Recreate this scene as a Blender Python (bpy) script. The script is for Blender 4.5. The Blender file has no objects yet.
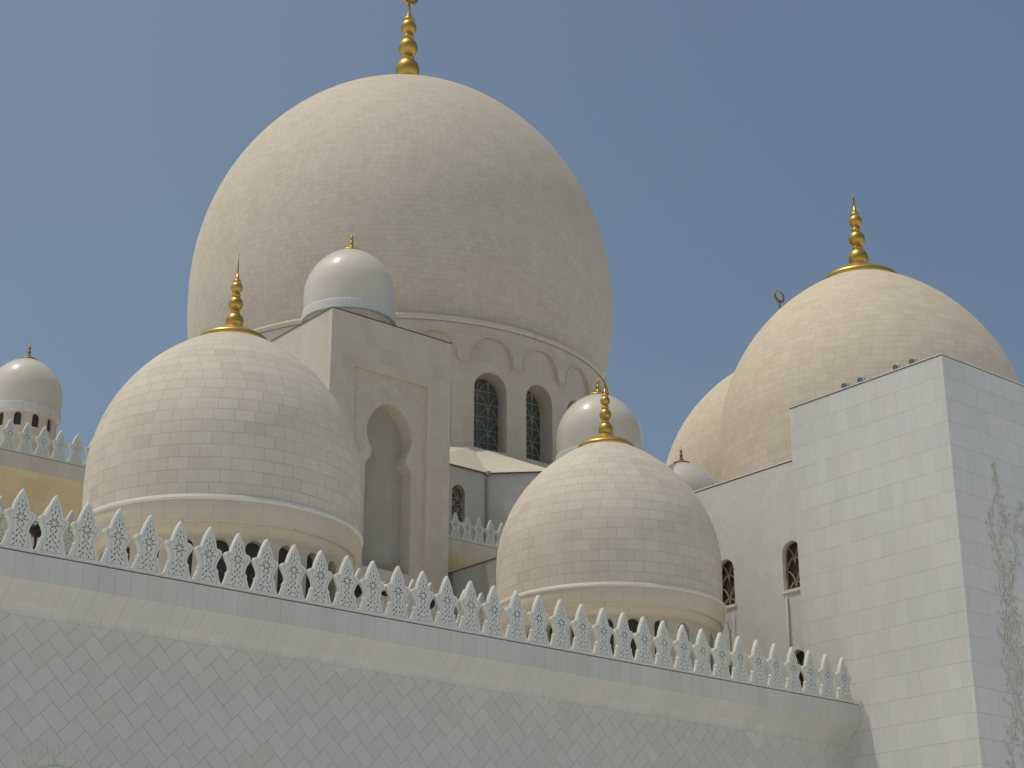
import bpy, math, random
from math import sin, cos, pi, radians, sqrt, floor
from mathutils import Vector, Matrix
from mathutils.geometry import tessellate_polygon

random.seed(11)
SC = bpy.context.scene
COL = SC.collection

# ------------------------------------------------------------------ camera
cam = bpy.data.cameras.new('camera'); co = bpy.data.objects.new('camera', cam); COL.objects.link(co)
cam.sensor_width = 36.0; cam.lens = 36.0 * 1720 / 1024
cam.clip_start = 0.1; cam.clip_end = 5000
co.location = (0, 0, 1.6)
co.rotation_euler = (radians(90 + 21.2), 0, radians(50.5 - 90))
SC.camera = co

# ------------------------------------------------------------------ light
SUN = Vector((-0.30, 0.19, 0.935)).normalized()
W = bpy.data.worlds.new('World'); SC.world = W; W.use_nodes = True
wn = W.node_tree; bg = wn.nodes['Background']
sky = wn.nodes.new('ShaderNodeTexSky'); sky.sky_type = 'NISHITA'; sky.sun_disc = False
sky.sun_elevation = math.asin(SUN.z); sky.sun_rotation = math.atan2(SUN.x, SUN.y)
sky.altitude = 0; sky.air_density = 1.0; sky.dust_density = 3.8; sky.ozone_density = 1.0
tint = wn.nodes.new('ShaderNodeMix'); tint.data_type = 'RGBA'; tint.blend_type = 'MULTIPLY'; tint.inputs[0].default_value = 1.0
wn.links.new(sky.outputs[0], tint.inputs[6]); tint.inputs[7].default_value = (0.95, 1.0, 0.94, 1)     # dusty Gulf sky, a little less blue
wn.links.new(tint.outputs[2], bg.inputs[0])
bg.inputs[1].default_value = 0.15
sl = bpy.data.lights.new('sun', 'SUN'); sl.energy = 2.85; sl.angle = radians(0.5); sl.color = (1.0, 0.92, 0.76)
so = bpy.data.objects.new('sun', sl); COL.objects.link(so); so.location = (0, 0, 120)
so.rotation_euler = SUN.to_track_quat('Z', 'Y').to_euler()
SC.view_settings.view_transform = 'Standard'; SC.view_settings.look = 'None'
SC.view_settings.gamma = 1.0; SC.view_settings.use_curve_mapping = False
SC.view_settings.exposure = -0.65

# ------------------------------------------------------------------ materials
def new_mat(name):
    m = bpy.data.materials.new(name); m.use_nodes = True
    return m, m.node_tree, m.node_tree.nodes['Principled BSDF']

class NT:
    def __init__(s, nt): s.nt = nt
    def node(s, t, **k):
        n = s.nt.nodes.new(t)
        for a, b in k.items(): setattr(n, a, b)
        return n
    def link(s, a, b): s.nt.links.new(a, b)
    def put(s, sock, v):
        if isinstance(v, (int, float)): sock.default_value = v
        elif isinstance(v, tuple): sock.default_value = v
        else: s.link(v, sock)
    def m(s, op, a, b=0.0, c=0.0):
        n = s.node('ShaderNodeMath', operation=op)
        s.put(n.inputs[0], a); s.put(n.inputs[1], b); s.put(n.inputs[2], c)
        return n.outputs[0]
    def comb(s, x, y, z=0.0):
        n = s.node('ShaderNodeCombineXYZ'); s.put(n.inputs[0], x); s.put(n.inputs[1], y); s.put(n.inputs[2], z)
        return n.outputs[0]
    def white(s, vec):
        n = s.node('ShaderNodeTexWhiteNoise', noise_dimensions='3D'); s.link(vec, n.inputs[0]); return n.outputs['Value']
    def noise(s, vec, scale, detail=3.0, rough=0.55):
        n = s.node('ShaderNodeTexNoise'); n.inputs['Scale'].default_value = scale
        n.inputs['Detail'].default_value = detail; n.inputs['Roughness'].default_value = rough
        if vec is not None: s.link(vec, n.inputs['Vector'])
        return n.outputs['Fac']
    def ramp(s, fac, stops):
        n = s.node('ShaderNodeValToRGB'); s.link(fac, n.inputs[0])
        el = n.color_ramp.elements
        while len(el) > 1: el.remove(el[-1])
        el[0].position = stops[0][0]; el[0].color = (*stops[0][1], 1)
        for p, c in stops[1:]:
            e = el.new(p); e.color = (*c, 1)
        return n.outputs[0]
    def mix(s, fac, a, b, blend='MIX'):
        n = s.node('ShaderNodeMix', data_type='RGBA', blend_type=blend)
        s.put(n.inputs[0], fac)
        s.put(n.inputs[6], (*a, 1) if isinstance(a, tuple) else a); s.put(n.inputs[7], (*b, 1) if isinstance(b, tuple) else b)
        return n.outputs[2]

def finish(N, b, col, joint, rough, spec, bump):
    # slow mottling of the marble, plus thin streaks of dirt
    tc = N.node('ShaderNodeTexCoord')
    big = N.noise(tc.outputs['Object'], 0.35, 4.0, 0.6)
    fine = N.noise(tc.outputs['Object'], 5.0, 5.0, 0.65)
    f = N.m('ADD', N.m('MULTIPLY', N.m('SUBTRACT', big, 0.5), 0.13), N.m('MULTIPLY', N.m('SUBTRACT', fine, 0.5), 0.12))
    f = N.m('ADD', f, 1.0)
    mm = N.node('ShaderNodeMapping'); mm.inputs['Scale'].default_value = (1.6, 1.6, 0.12)
    N.link(tc.outputs['Object'], mm.inputs[0])
    st = N.noise(mm.outputs[0], 1.3, 4.0, 0.6)
    f = N.m('MULTIPLY', f, N.m('ADD', 1.0, N.m('MULTIPLY', N.m('SUBTRACT', st, 0.5), 0.12)))
    g = N.comb(f, f, f)
    col = N.mix(1.0, col, g, 'MULTIPLY')
    N.link(col, b.inputs['Base Color'])
    b.inputs['Roughness'].default_value = rough
    b.inputs['Specular IOR Level'].default_value = spec
    if bump is not None:
        bn = N.node('ShaderNodeBump'); bn.inputs['Strength'].default_value = 0.35; bn.inputs['Distance'].default_value = 0.01
        N.link(bump, bn.inputs['Height']); N.link(bn.outputs[0], b.inputs['Normal'])

def tile_mat(name, stops, ju=0.02, jv=0.03, bond=0.5, joint=0.45, rough=0.55, spec=0.3, jcol=(0.30, 0.27, 0.22)):
    """stone tiles: the UV map counts tiles; each tile gets its own shade, joints are darker grooves"""
    m, nt, b = new_mat(name); N = NT(nt)
    uv = N.node('ShaderNodeUVMap'); sp = N.node('ShaderNodeSeparateXYZ'); N.link(uv.outputs[0], sp.inputs[0])
    v = sp.outputs[1]; fv = N.m('FLOOR', v)
    u = N.m('ADD', sp.outputs[0], N.m('MULTIPLY', N.m('FLOORED_MODULO', fv, 2.0), bond))
    fu = N.m('FLOOR', u)
    r = N.white(N.comb(fu, fv, 0.37)); r2 = N.white(N.comb(fv, fu, 5.7))
    col = N.ramp(r, stops)
    du = N.m('ABSOLUTE', N.m('SUBTRACT', N.m('FRACT', u), 0.5)); dv = N.m('ABSOLUTE', N.m('SUBTRACT', N.m('FRACT', v), 0.5))
    ja = N.m('GREATER_THAN', du, 0.5 - ju / 2); jb = N.m('GREATER_THAN', dv, 0.5 - jv / 2)
    jm = N.m('MAXIMUM', ja, jb)
    # joints differ in how dirty they are
    jm2 = N.m('MULTIPLY', jm, N.m('ADD', joint * 0.6, N.m('MULTIPLY', r2, joint * 0.8)))
    col = N.mix(jm2, col, jcol)
    finish(N, b, col, jm, rough, spec, N.m('SUBTRACT', 1.0, jm))
    return m

def herring_mat(name, stops, j=0.03, joint=0.5, rough=0.5, jcol=(0.25, 0.23, 0.2)):
    m, nt, b = new_mat(name); N = NT(nt)
    uv = N.node('ShaderNodeUVMap'); sp = N.node('ShaderNodeSeparateXYZ'); N.link(uv.outputs[0], sp.inputs[0])
    u, v = sp.outputs[0], sp.outputs[1]
    i, k = N.m('FLOOR', u), N.m('FLOOR', v); fu, fv = N.m('FRACT', u), N.m('FRACT', v)
    md = N.m('FLOORED_MODULO', N.m('SUBTRACT', i, k), 4.0)
    def eq(n): return N.m('COMPARE', md, float(n), 0.1)
    e0, e1, e2, e3 = eq(0), eq(1), eq(2), eq(3)
    # brick id: first cell of each brick
    bi = N.m('SUBTRACT', i, e1); bk = N.m('ADD', k, e3)
    vert = N.m('ADD', e2, e3)
    r = N.white(N.comb(bi, bk, N.m('MULTIPLY', vert, 3.3)))
    r2 = N.white(N.comb(bk, bi, N.m('ADD', vert, 7.1)))
    col = N.ramp(r, stops)
    R_ = N.m('MULTIPLY', N.m('GREATER_THAN', fu, 1 - j / 2), N.m('SUBTRACT', 1.0, e0))
    L_ = N.m('MULTIPLY', N.m('LESS_THAN', fu, j / 2), N.m('SUBTRACT', 1.0, e1))
    B_ = N.m('MULTIPLY', N.m('LESS_THAN', fv, j / 2), N.m('SUBTRACT', 1.0, e2))
    T_ = N.m('MULTIPLY', N.m('GREATER_THAN', fv, 1 - j / 2), N.m('SUBTRACT', 1.0, e3))
    jm = N.m('MAXIMUM', N.m('MAXIMUM', R_, L_), N.m('MAXIMUM', B_, T_))
    jm2 = N.m('MULTIPLY', jm, N.m('ADD', joint * 0.6, N.m('MULTIPLY', r2, joint * 0.8)))
    col = N.mix(jm2, col, jcol)
    finish(N, b, col, jm, rough, 0.3, N.m('SUBTRACT', 1.0, jm))
    return m

def plain_mat(name, col, rough=0.5, metal=0.0, spec=0.4, coat=0.0, var=0.15, scale=3.0):
    m, nt, b = new_mat(name); N = NT(nt)
    tc = N.node('ShaderNodeTexCoord')
    n = N.noise(tc.outputs['Object'], scale, 5.0, 0.6)
    f = N.m('ADD', 1.0 - var / 2, N.m('MULTIPLY', n, var))
    c = N.mix(1.0, col, N.comb(f, f, f), 'MULTIPLY'); N.link(c, b.inputs['Base Color'])
    b.inputs['Metallic'].default_value = metal
    b.inputs['Specular IOR Level'].default_value = spec
    b.inputs['Coat Weight'].default_value = coat; b.inputs['Coat Roughness'].default_value = 0.05
    rr = N.m('ADD', rough * 0.8, N.m('MULTIPLY', n, rough * 0.4)); N.link(rr, b.inputs['Roughness'])
    return m

CREAM = [(0.0, (0.543, 0.489, 0.400)), (0.12, (0.590, 0.531, 0.434)), (0.7, (0.614, 0.553, 0.456)), (0.9, (0.627, 0.571, 0.477)), (1.0, (0.561, 0.512, 0.443))]
CREAM2 = [(0.0, (0.578, 0.500, 0.384)), (0.35, (0.612, 0.533, 0.415)), (0.75, (0.636, 0.555, 0.437)), (1.0, (0.598, 0.514, 0.406))]
GREAT = [(0.0, (0.544, 0.481, 0.392)), (0.3, (0.572, 0.509, 0.414)), (0.75, (0.596, 0.532, 0.437)), (1.0, (0.572, 0.499, 0.414))]
WHITE = [(0.0, (0.586, 0.579, 0.555)), (0.4, (0.610, 0.600, 0.575)), (0.8, (0.624, 0.616, 0.590)), (1.0, (0.610, 0.589, 0.555))]
GREY = [(0.0, (0.525, 0.52, 0.475)), (0.3, (0.55, 0.545, 0.50)), (0.9, (0.565, 0.56, 0.512)), (0.94, (0.54, 0.525, 0.475)), (0.97, (0.585, 0.583, 0.543)), (1.0, (0.59, 0.588, 0.55))]
SAND = [(0.0, (0.64, 0.51, 0.31)), (0.5, (0.68, 0.55, 0.34)), (1.0, (0.62, 0.48, 0.28))]
M = {}
M['dome'] = tile_mat('dome_marble_tiles', CREAM, 0.026, 0.045, joint=0.55, rough=0.72, spec=0.2)
M['dome_great'] = tile_mat('great_dome_marble_tiles', GREAT, 0.045, 0.055, joint=0.4, rough=0.72, spec=0.2)
M['dome_warm'] = tile_mat('warm_dome_marble_tiles', CREAM2, 0.03, 0.05, joint=0.42, rough=0.72, spec=0.2)
M['band'] = tile_mat('dome_cornice_stone', CREAM2, 0.02, 0.0, bond=0.0, joint=0.4)
M['ringtile'] = tile_mat('small_dome_ring_tiles', WHITE, 0.02, 0.0, bond=0.0, joint=0.4)
M['drum'] = tile_mat('drum_marble', GREAT, 0.02, 0.03, joint=0.3)
M['wall'] = tile_mat('wall_marble_courses', WHITE, 0.014, 0.024, joint=0.46, rough=0.45)
M['wall_b'] = tile_mat('tower_marble_courses', GREAT, 0.02, 0.02, joint=0.3, rough=0.45)
M['diag'] = tile_mat('diagonal_marble_tiles', WHITE, 0.016, 0.016, joint=0.42, rough=0.45)
M['herring'] = tile_mat('herringbone_marble', GREY, 0.0, 0.0, bond=0.0, joint=0.0, rough=0.45)
M['grout'] = plain_mat('wall_grout', (0.30, 0.285, 0.25), 0.8)
M['herring_b'] = herring_mat('tower_panel_herringbone', GREAT, 0.04, 0.3)
M['fascia'] = tile_mat('fascia_marble', GREY[:3] + [(1.0, (0.54, 0.525, 0.475))], 0.03, 0.0, bond=0.0, joint=0.45)
M['corbel'] = tile_mat('corbel_stone', [(0, (0.53, 0.52, 0.465)), (0.5, (0.555, 0.54, 0.48)), (1, (0.53, 0.525, 0.485))], 0.03, 0.0, bond=0.0, joint=0.45)
M['shade_stone'] = tile_mat('shaded_block_stone', [(0, (0.30, 0.29, 0.265)), (1, (0.34, 0.33, 0.30))], 0.02, 0.02, joint=0.3)  # shade from the tower is put into this dark grey
M['niche'] = tile_mat('shaded_niche_stone', [(0, (0.40, 0.375, 0.33)), (1, (0.45, 0.42, 0.37))], 0.014, 0.02, joint=0.6)  # shade inside the niche is painted in as a darker stone colour
M['edge'] = plain_mat('bounce_lit_edge_stone', (0.60, 0.50, 0.34), 0.6)  # warm bounce light on the panel lip is put into this colour
M['sand'] = tile_mat('sand_soffit_stone', SAND, 0.02, 0.02, joint=0.35)
M['merlon'] = plain_mat('carved_marble', (0.62, 0.615, 0.57), 0.5, var=0.12, scale=6)
M['white'] = plain_mat('polished_white_marble', (0.62, 0.575, 0.495), 0.16, spec=0.35, coat=0.07, var=0.05, scale=0.8)
M['ring'] = plain_mat('white_ledge_stone', (0.68, 0.66, 0.60), 0.5, var=0.08)
M['gold'] = plain_mat('gilded_metal', (0.52, 0.335, 0.08), 0.38, metal=0.85, var=0.25, scale=2.5)
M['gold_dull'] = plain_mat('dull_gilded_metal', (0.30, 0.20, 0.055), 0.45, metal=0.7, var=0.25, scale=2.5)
M['glass'] = plain_mat('dark_glazing', (0.085, 0.10, 0.09), 0.35, spec=0.5, var=0.3)
M['glass_brown'] = plain_mat('brown_glazing', (0.06, 0.045, 0.03), 0.25, spec=0.4, var=0.3)
M['lattice'] = plain_mat('window_tracery', (0.42, 0.40, 0.33), 0.5, var=0.1)
M['lattice_gold'] = plain_mat('bronze_tracery', (0.36, 0.27, 0.14), 0.45, var=0.1)
M['flash'] = plain_mat('dark_flashing', (0.10, 0.10, 0.10), 0.5, var=0.2)
M['lens'] = plain_mat('spotlight_glass', (0.16, 0.17, 0.17), 0.2, var=0.2)
M['black'] = plain_mat('black_lamp_housing', (0.012, 0.013, 0.014), 0.45, var=0.2)
M['alu'] = plain_mat('pale_lamp_metal', (0.58, 0.57, 0.52), 0.45, metal=0.1, var=0.2)
M['vine'] = plain_mat('inlaid_vine_stone', (0.565, 0.55, 0.475), 0.5, var=0.35, scale=2)
M['pipe'] = plain_mat('painted_downpipe', (0.38, 0.37, 0.35), 0.45, var=0.1)
M['roof'] = plain_mat('roof_paving', (0.68, 0.66, 0.61), 0.7, var=0.2, scale=0.6)
M['tiledroof'] = tile_mat('pale_roof_slabs', CREAM, 0.02, 0.02, joint=0.3)
M['ground'] = plain_mat('pale_paving', (0.79, 0.785, 0.775), 0.7, var=0.25, scale=0.05)

# ------------------------------------------------------------------ mesh helpers
class MB:
    def __init__(s): s.v = []; s.f = []; s.uv = []; s.sm = []
    def vert(s, p): s.v.append(Vector(p)); return len(s.v) - 1
    def face(s, idx, uv=None, smooth=False):
        s.f.append(tuple(idx)); s.uv.append(uv or [(0.5, 0.5)] * len(idx)); s.sm.append(smooth)
    def poly(s, pts, uv=None, smooth=False): s.face([s.vert(p) for p in pts], uv, smooth)
    def box(s, a, b, tile=None, skip=''):
        x0, y0, z0 = a; x1, y1, z1 = b; tw, th = tile or (1, 1)
        if 'y' not in skip: s.poly([(x0, y0, z0), (x1, y0, z0), (x1, y0, z1), (x0, y0, z1)], [(x0/tw, z0/th), (x1/tw, z0/th), (x1/tw, z1/th), (x0/tw, z1/th)])
        if 'Y' not in skip: s.poly([(x1, y1, z0), (x0, y1, z0), (x0, y1, z1), (x1, y1, z1)], [(-x1/tw, z0/th), (-x0/tw, z0/th), (-x0/tw, z1/th), (-x1/tw, z1/th)])
        if 'x' not in skip: s.poly([(x0, y1, z0), (x0, y0, z0), (x0, y0, z1), (x0, y1, z1)], [(-y1/tw, z0/th), (-y0/tw, z0/th), (-y0/tw, z1/th), (-y1/tw, z1/th)])
        if 'X' not in skip: s.poly([(x1, y0, z0), (x1, y1, z0), (x1, y1, z1), (x1, y0, z1)], [(y0/tw, z0/th), (y1/tw, z0/th), (y1/tw, z1/th), (y0/tw, z1/th)])
        if 'Z' not in skip: s.poly([(x0, y0, z1), (x1, y0, z1), (x1, y1, z1), (x0, y1, z1)], [(x0/tw, y0/th), (x1/tw, y0/th), (x1/tw, y1/th), (x0/tw, y1/th)])
        if 'z' not in skip: s.poly([(x0, y1, z0), (x1, y1, z0), (x1, y0, z0), (x0, y0, z0)])
    def lathe(s, prof, seg=48, c=(0, 0, 0), smooth=True, tile=None, v0=0.0, rows=False):
        """rings of (r, z); tile=(w,h) writes tile counts into the UVs, rows=True means each profile step is one course"""
        rings = []
        for r, z in prof:
            if r < 1e-5: rings.append([s.vert((c[0], c[1], c[2] + z))])
            else: rings.append([s.vert((c[0] + r * cos(2*pi*k/seg), c[1] + r * sin(2*pi*k/seg), c[2] + z)) for k in range(seg)])
        L = v0
        for a in range(len(prof) - 1):
            (r0, z0), (r1, z1) = prof[a], prof[a + 1]; d = sqrt((r1-r0)**2 + (z1-z0)**2)
            if tile:
                n = max(6, round(2*pi*max(r0, r1) / tile[0])); va, vb = (a, a + 1) if rows else (L / tile[1], (L + d) / tile[1])
            else: n, va, vb = 8, 0, 1
            L += d
            A, B = rings[a], rings[a + 1]
            for k in range(seg):
                k2 = (k + 1) % seg; ua, ub = n * k / seg, n * (k + 1) / seg
                eps = 1e-4
                if len(A) == 1 and len(B) == 1: continue
                if len(A) == 1: s.face((A[0], B[k2], B[k]), [((ua+ub)/2, va+eps), (ub, vb-eps), (ua, vb-eps)], smooth)
                elif len(B) == 1: s.face((A[k], A[k2], B[0]), [(ua, va+eps), (ub, va+eps), ((ua+ub)/2, vb-eps)], smooth)
                else: s.face((A[k], A[k2], B[k2], B[k]), [(ua, va+eps), (ub, va+eps), (ub, vb-eps), (ua, vb-eps)], smooth)
    def tube(s, pts, r, seg=8, cap=True):
        pts = [Vector(p) for p in pts]; rs = r if isinstance(r, (list, tuple)) else [r] * len(pts)
        rings = []
        for i, p in enumerate(pts):
            d = (pts[min(i+1, len(pts)-1)] - pts[max(i-1, 0)]).normalized()
            a = d.orthogonal().normalized() if i == 0 else (a - d * a.dot(d)).normalized()
            b = d.cross(a)
            rings.append([s.vert(p + (a * cos(2*pi*k/seg) + b * sin(2*pi*k/seg)) * rs[i]) for k in range(seg)])
        for i in range(len(pts) - 1):
            for k in range(seg):
                k2 = (k+1) % seg; s.face((rings[i][k], rings[i][k2], rings[i+1][k2], rings[i+1][k]), None, True)
        if cap: s.face(rings[0][::-1]); s.face(rings[-1])
    def bar(s, pts, w, t, to3):
        """flat strip along 2D points, width w in the plane, thickness t; to3(u, v, depth) -> 3D"""
        n = len(pts)
        L, Rr = [], []
        for i in range(n):
            a, b = pts[max(i-1, 0)], pts[min(i+1, n-1)]
            dx, dy = b[0]-a[0], b[1]-a[1]; l = sqrt(dx*dx+dy*dy) or 1
            nx, ny = -dy/l*w/2, dx/l*w/2
            L.append((pts[i][0]+nx, pts[i][1]+ny)); Rr.append((pts[i][0]-nx, pts[i][1]-ny))
        for i in range(n-1):
            q = [L[i], L[i+1], Rr[i+1], Rr[i]]
            s.poly([to3(x, y, 0) for x, y in q][::-1])
            for a, b in ((L[i], L[i+1]), (Rr[i+1], Rr[i])):
                s.poly([to3(a[0], a[1], 0), to3(b[0], b[1], 0), to3(b[0], b[1], t), to3(a[0], a[1], t)])
    def sheet(s, outer, holes, to3, touv, want=None, smooth=False, sub=None):
        """flat-parametrised polygon with holes"""
        loops = [[Vector((x, y, 0)) for x, y in outer]] + [[Vector((x, y, 0)) for x, y in h] for h in holes]
        flat = [p for l in loops for p in l]
        ids = [s.vert(to3(p.x, p.y)) for p in flat]
        for t in tessellate_polygon(loops):
            a, b, c = (flat[i] for i in t)
            ar = (b.x-a.x)*(c.y-a.y) - (c.x-a.x)*(b.y-a.y)
            if abs(ar) < 1e-9: continue
            t = list(t)
            if want is not None:
                P = [s.v[ids[i]] for i in t]; n = (P[1]-P[0]).cross(P[2]-P[0])
                w = want(P[0]) if callable(want) else Vector(want)
                if n.dot(w) < 0: t.reverse()
            s.face([ids[i] for i in t], [touv(flat[i].x, flat[i].y) for i in t], smooth)
    def strip(s, loop, to3a, to3b, tile=(1, 1), close=True, flip=False, depth=1.0):
        n = len(loop); L = 0
        for i in range(n if close else n - 1):
            p, q = loop[i], loop[(i+1) % n]; d = sqrt((p[0]-q[0])**2 + (p[1]-q[1])**2)
            P = [to3a(*p), to3a(*q), to3b(*q), to3b(*p)]; U = [(L/tile[0], 0.02), ((L+d)/tile[0], 0.02), ((L+d)/tile[0], depth/tile[1]-.02), (L/tile[0], depth/tile[1]-.02)]
            if flip: P.reverse(); U.reverse()
            s.poly(P, U); L += d
    def mesh(s, name, mat, off=(0, 0, 0)):
        o = Vector(off)
        me = bpy.data.meshes.new(name); me.from_pydata([tuple(p - o) for p in s.v], [], s.f)
        ul = me.uv_layers.new(name='UVMap'); k = 0
        buf = []
        for u in s.uv:
            for a in u: buf += [a[0], a[1]]
        ul.data.foreach_set('uv', buf)
        me.polygons.foreach_set('use_smooth', s.sm)
        if mat: me.materials.append(mat)
        me.update(); return me
    def build(s, name, mat, parent=None):
        off = Vector((0, 0, 0)); p = parent
        while p is not None: off += Vector(p.location); p = p.parent
        o = bpy.data.objects.new(name, s.mesh(name, mat, off)); COL.objects.link(o); o.parent = parent
        return o

def thing(name, loc, label, cat, group=None):
    o = bpy.data.objects.new(name, None); COL.objects.link(o); o.location = loc; o.empty_display_size = 0.3
    o['label'] = label; o['category'] = cat
    if group: o['group'] = group
    return o
def inst(name, me, parent, loc=(0, 0, 0), rz=0.0):
    o = bpy.data.objects.new(name, me); COL.objects.link(o); o.parent = parent; o.location = loc; o.rotation_euler = (0, 0, rz); return o
def copy_tree(o, parent=None):
    c = o.copy(); COL.objects.link(c); c.parent = parent
    for ch in list(o.children): copy_tree(ch, c)
    return c

def arch(w, h, n=14, pointed=0.0, x0=0.0, z0=0.0):
    """arch outline, anticlockwise from bottom left; w half width, h total height"""
    sp = h - w * (1 + pointed)
    p = [(x0 - w, z0), (x0 + w, z0)]
    for k in range(n + 1):
        a = pi * k / n
        p.append((x0 + w * cos(a), z0 + sp + w * sin(a) * (1 + pointed * sin(a)**2)))
    return p
def in_arch(x, z, w, h): 
    sp = h - w
    return abs(x) < w and z > 0 and (z < sp or x*x + (z-sp)**2 < w*w)
def clip(pts, w, h):
    out, cur = [], []
    for p in pts:
        if in_arch(p[0], p[1], w, h): cur.append(p)
        else:
            if len(cur) > 1: out.append(cur)
            cur = []
    if len(cur) > 1: out.append(cur)
    return out
def tracery(mb, w, h, to3, bw, t, cols=3, grid=True):
    """bars and interlaced arcs that fill an arched window"""
    n = 40; dx = 2*w/cols
    lines = []
    for c in range(1, cols if grid else 0): lines.append([(-w + c*dx, h*k/n) for k in range(n+1)])
    rows = max(3, int(h / dx)); dz = h / rows
    for r in range(1, rows if grid else 0): lines.append([(-w + 2*w*k/n, r*dz) for k in range(n+1)])
    if True:
        for r in range(-1, rows):
            for c in range(cols + 1):
                if (r + c) % 2: continue
                lines.append([(-w + c*dx + dx*cos(pi*k/n), r*dz + 1.7*dz*sin(pi*k/n)) for k in range(n+1)])
    for l in lines:
        for sgm in clip(l, w, h): mb.bar(sgm, bw, t, to3)
    ol = arch(w - bw*0.6, h - bw*0.6, 16)
    mb.bar(ol[1:] + ol[:1], bw*1.2, t, to3)

# ------------------------------------------------------------------ ground
g = MB(); g.poly([(-2500, -2500, 0), (2500, -2500, 0), (2500, 2500, 0), (-2500, 2500, 0)])
go = g.build('ground', M['ground']); go['kind'] = 'structure'

# ------------------------------------------------------------------ finials
FIN_BALLS = [(0.065, 0.060), (0.195, 0.049), (0.315, 0.040)]
def finial(dome, R, ztop, style, gold, lift, o, zs):
    """gilded finial on top of a dome: balls, collars, and a needle or a crescent"""
    x, y, _ = dome.location
    up_ = 0.022*R if style == 'needle' else 0.0
    base = Vector((x, y, ztop + lift + up_)); lift += up_
    RR = R*1.13 if style == 'needle' else R          # size of the balls and needle
    stem = MB()
    wide = style in ('needle',)
    b0 = 0.0
    prof = [(0.075*RR, -0.02*RR - lift), (0.055*RR, 0.0), (0.034*RR, 0.02*RR), (0.026*RR, 0.12*RR), (0.024*RR, 0.25*RR), (0.02*RR, 0.36*RR), (0.012*RR, 0.385*RR), (0.005*RR, 0.43*RR), (0.0, 0.431*RR)]
    stem.lathe(prof, 20, base)
    for zc, rc in ((0.130, 0.034), (0.255, 0.030), (0.360, 0.027)):
        stem.lathe([(0.0, (zc-0.012)*RR), (rc*0.8*RR, (zc-0.012)*RR), (rc*RR, (zc-0.004)*RR), (rc*RR, (zc+0.004)*RR), (rc*0.8*RR, (zc+0.012)*RR), (0.0, (zc+0.012)*RR)], 20, base)
    fo = stem.build('finial', gold, dome)
    for zc, rc in FIN_BALLS:
        b = MB(); b.lathe([(rc*RR*sin(pi*k/14), zc*RR - rc*RR*1.06*cos(pi*k/14)) for k in range(15)], 24, base); b.build('ball', gold, fo)
    c = MB()
    cr = 0.265*R if wide else (0.25*R if style == 'spike' else 0.07*R)
    surf = lambda r: zs*sqrt((R + o*R)**2 - (r + o*R)**2) - (ztop - dome.location[2]) - lift
    drop = -surf(cr)
    c.lathe([(0.0, -0.03*R - lift), (cr*0.93, -drop-0.016*R), (cr*0.98, -drop+0.004*R), (cr*1.0, -drop+0.020*R), (cr*0.985, -drop+0.034*R), (cr*0.93, -drop+0.045*R), (cr*0.75, surf(cr*0.75)+0.046*R), (cr*0.5, surf(cr*0.5)+0.046*R), (cr*0.36, surf(cr*0.36)+0.050*R), (cr*0.30, surf(cr*.3)+0.065*R), (0.0, 0.05*R)], 48, base)
    c.build('cap', gold, fo)
    if style == 'needle' or style == 'spike':
        n = MB(); n.tube([base + Vector((0, 0, 0.41*RR)), base + Vector((0, 0, 0.48*RR)), base + Vector((0, 0, (0.50 if style != 'needle' else 0.575 if R < 5 else 0.50)*RR))], [0.007*RR, 0.0045*RR, 0.0025*RR], 8); n.build('needle', M['gold_dull'], fo)
    else:
        # crescent standing on the tip, opening upwards
        cr_ = MB(); r1, r2 = 0.052*RR, 0.041*RR; cz = 0.455*RR + r1
        d = Vector((sin(radians(50.5)), -cos(radians(50.5)), 0)); d = (Matrix.Rotation(radians(35), 3, 'Z') @ d)
        nn = Vector((-d.y, d.x, 0)); n = 40; outer, inner = [], []
        for k in range(n + 1):
            a = radians(95) + radians(350) * k / n
            outer.append((r1*cos(a), cz + r1*sin(a)))
            inner.append((r2*cos(a), cz + (r1 - r2)*0.85 + r2*sin(a)))
        t = 0.008*RR
        P = lambda p, s: base + d*p[0] + Vector((0, 0, p[1])) + nn*s*t
        for k in range(n):
            for sgn in (1, -1): cr_.poly([P(outer[k], sgn), P(outer[k+1], sgn), P(inner[k+1], sgn), P(inner[k], sgn)])
            cr_.poly([P(outer[k], -1), P(outer[k+1], -1), P(outer[k+1], 1), P(outer[k], 1)])
            cr_.poly([P(inner[k], -1), P(inner[k+1], -1), P(inner[k+1], 1), P(inner[k], 1)])
        cr_.tube([base + Vector((0, 0, 0.40*RR)), base + Vector((0, 0, 0.459*RR))], [0.009*RR, 0.005*RR], 8)
        cr_.build('crescent', gold, fo)

# ------------------------------------------------------------------ domes
def shell_profile(R, zlow, rlow, row, o=0.4, zs=0.92):
    """from the lower rim up to the pointed apex, resampled so that each step is one course of tiles"""
    pts = []
    for k in range(41):                       # straight, slightly swelling skirt
        t = k / 40; pts.append((rlow + (R - rlow) * (1 - (1 - t)**2.5), zlow * (1 - t)))
    c = sqrt(1 + 2*o)
    for k in range(1, 161):
        r = R * (1 - (k/160)**1.6)
        pts.append((max(r, 0), zs * sqrt(max(0, (R + o*R)**2 - (r + o*R)**2))))
    L = [0]
    for a, b in zip(pts, pts[1:]): L.append(L[-1] + sqrt((a[0]-b[0])**2 + (a[1]-b[1])**2))
    n = round(L[-1] / row); out = []; j = 0
    for i in range(n + 1):
        s = L[-1] * i / n
        while j < len(L) - 2 and L[j+1] < s: j += 1
        t = (s - L[j]) / (L[j+1] - L[j]); out.append((pts[j][0] + (pts[j+1][0]-pts[j][0])*t, pts[j][1] + (pts[j+1][1]-pts[j][1])*t))
    out[-1] = (0.0, out[-1][1])
    return out

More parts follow.
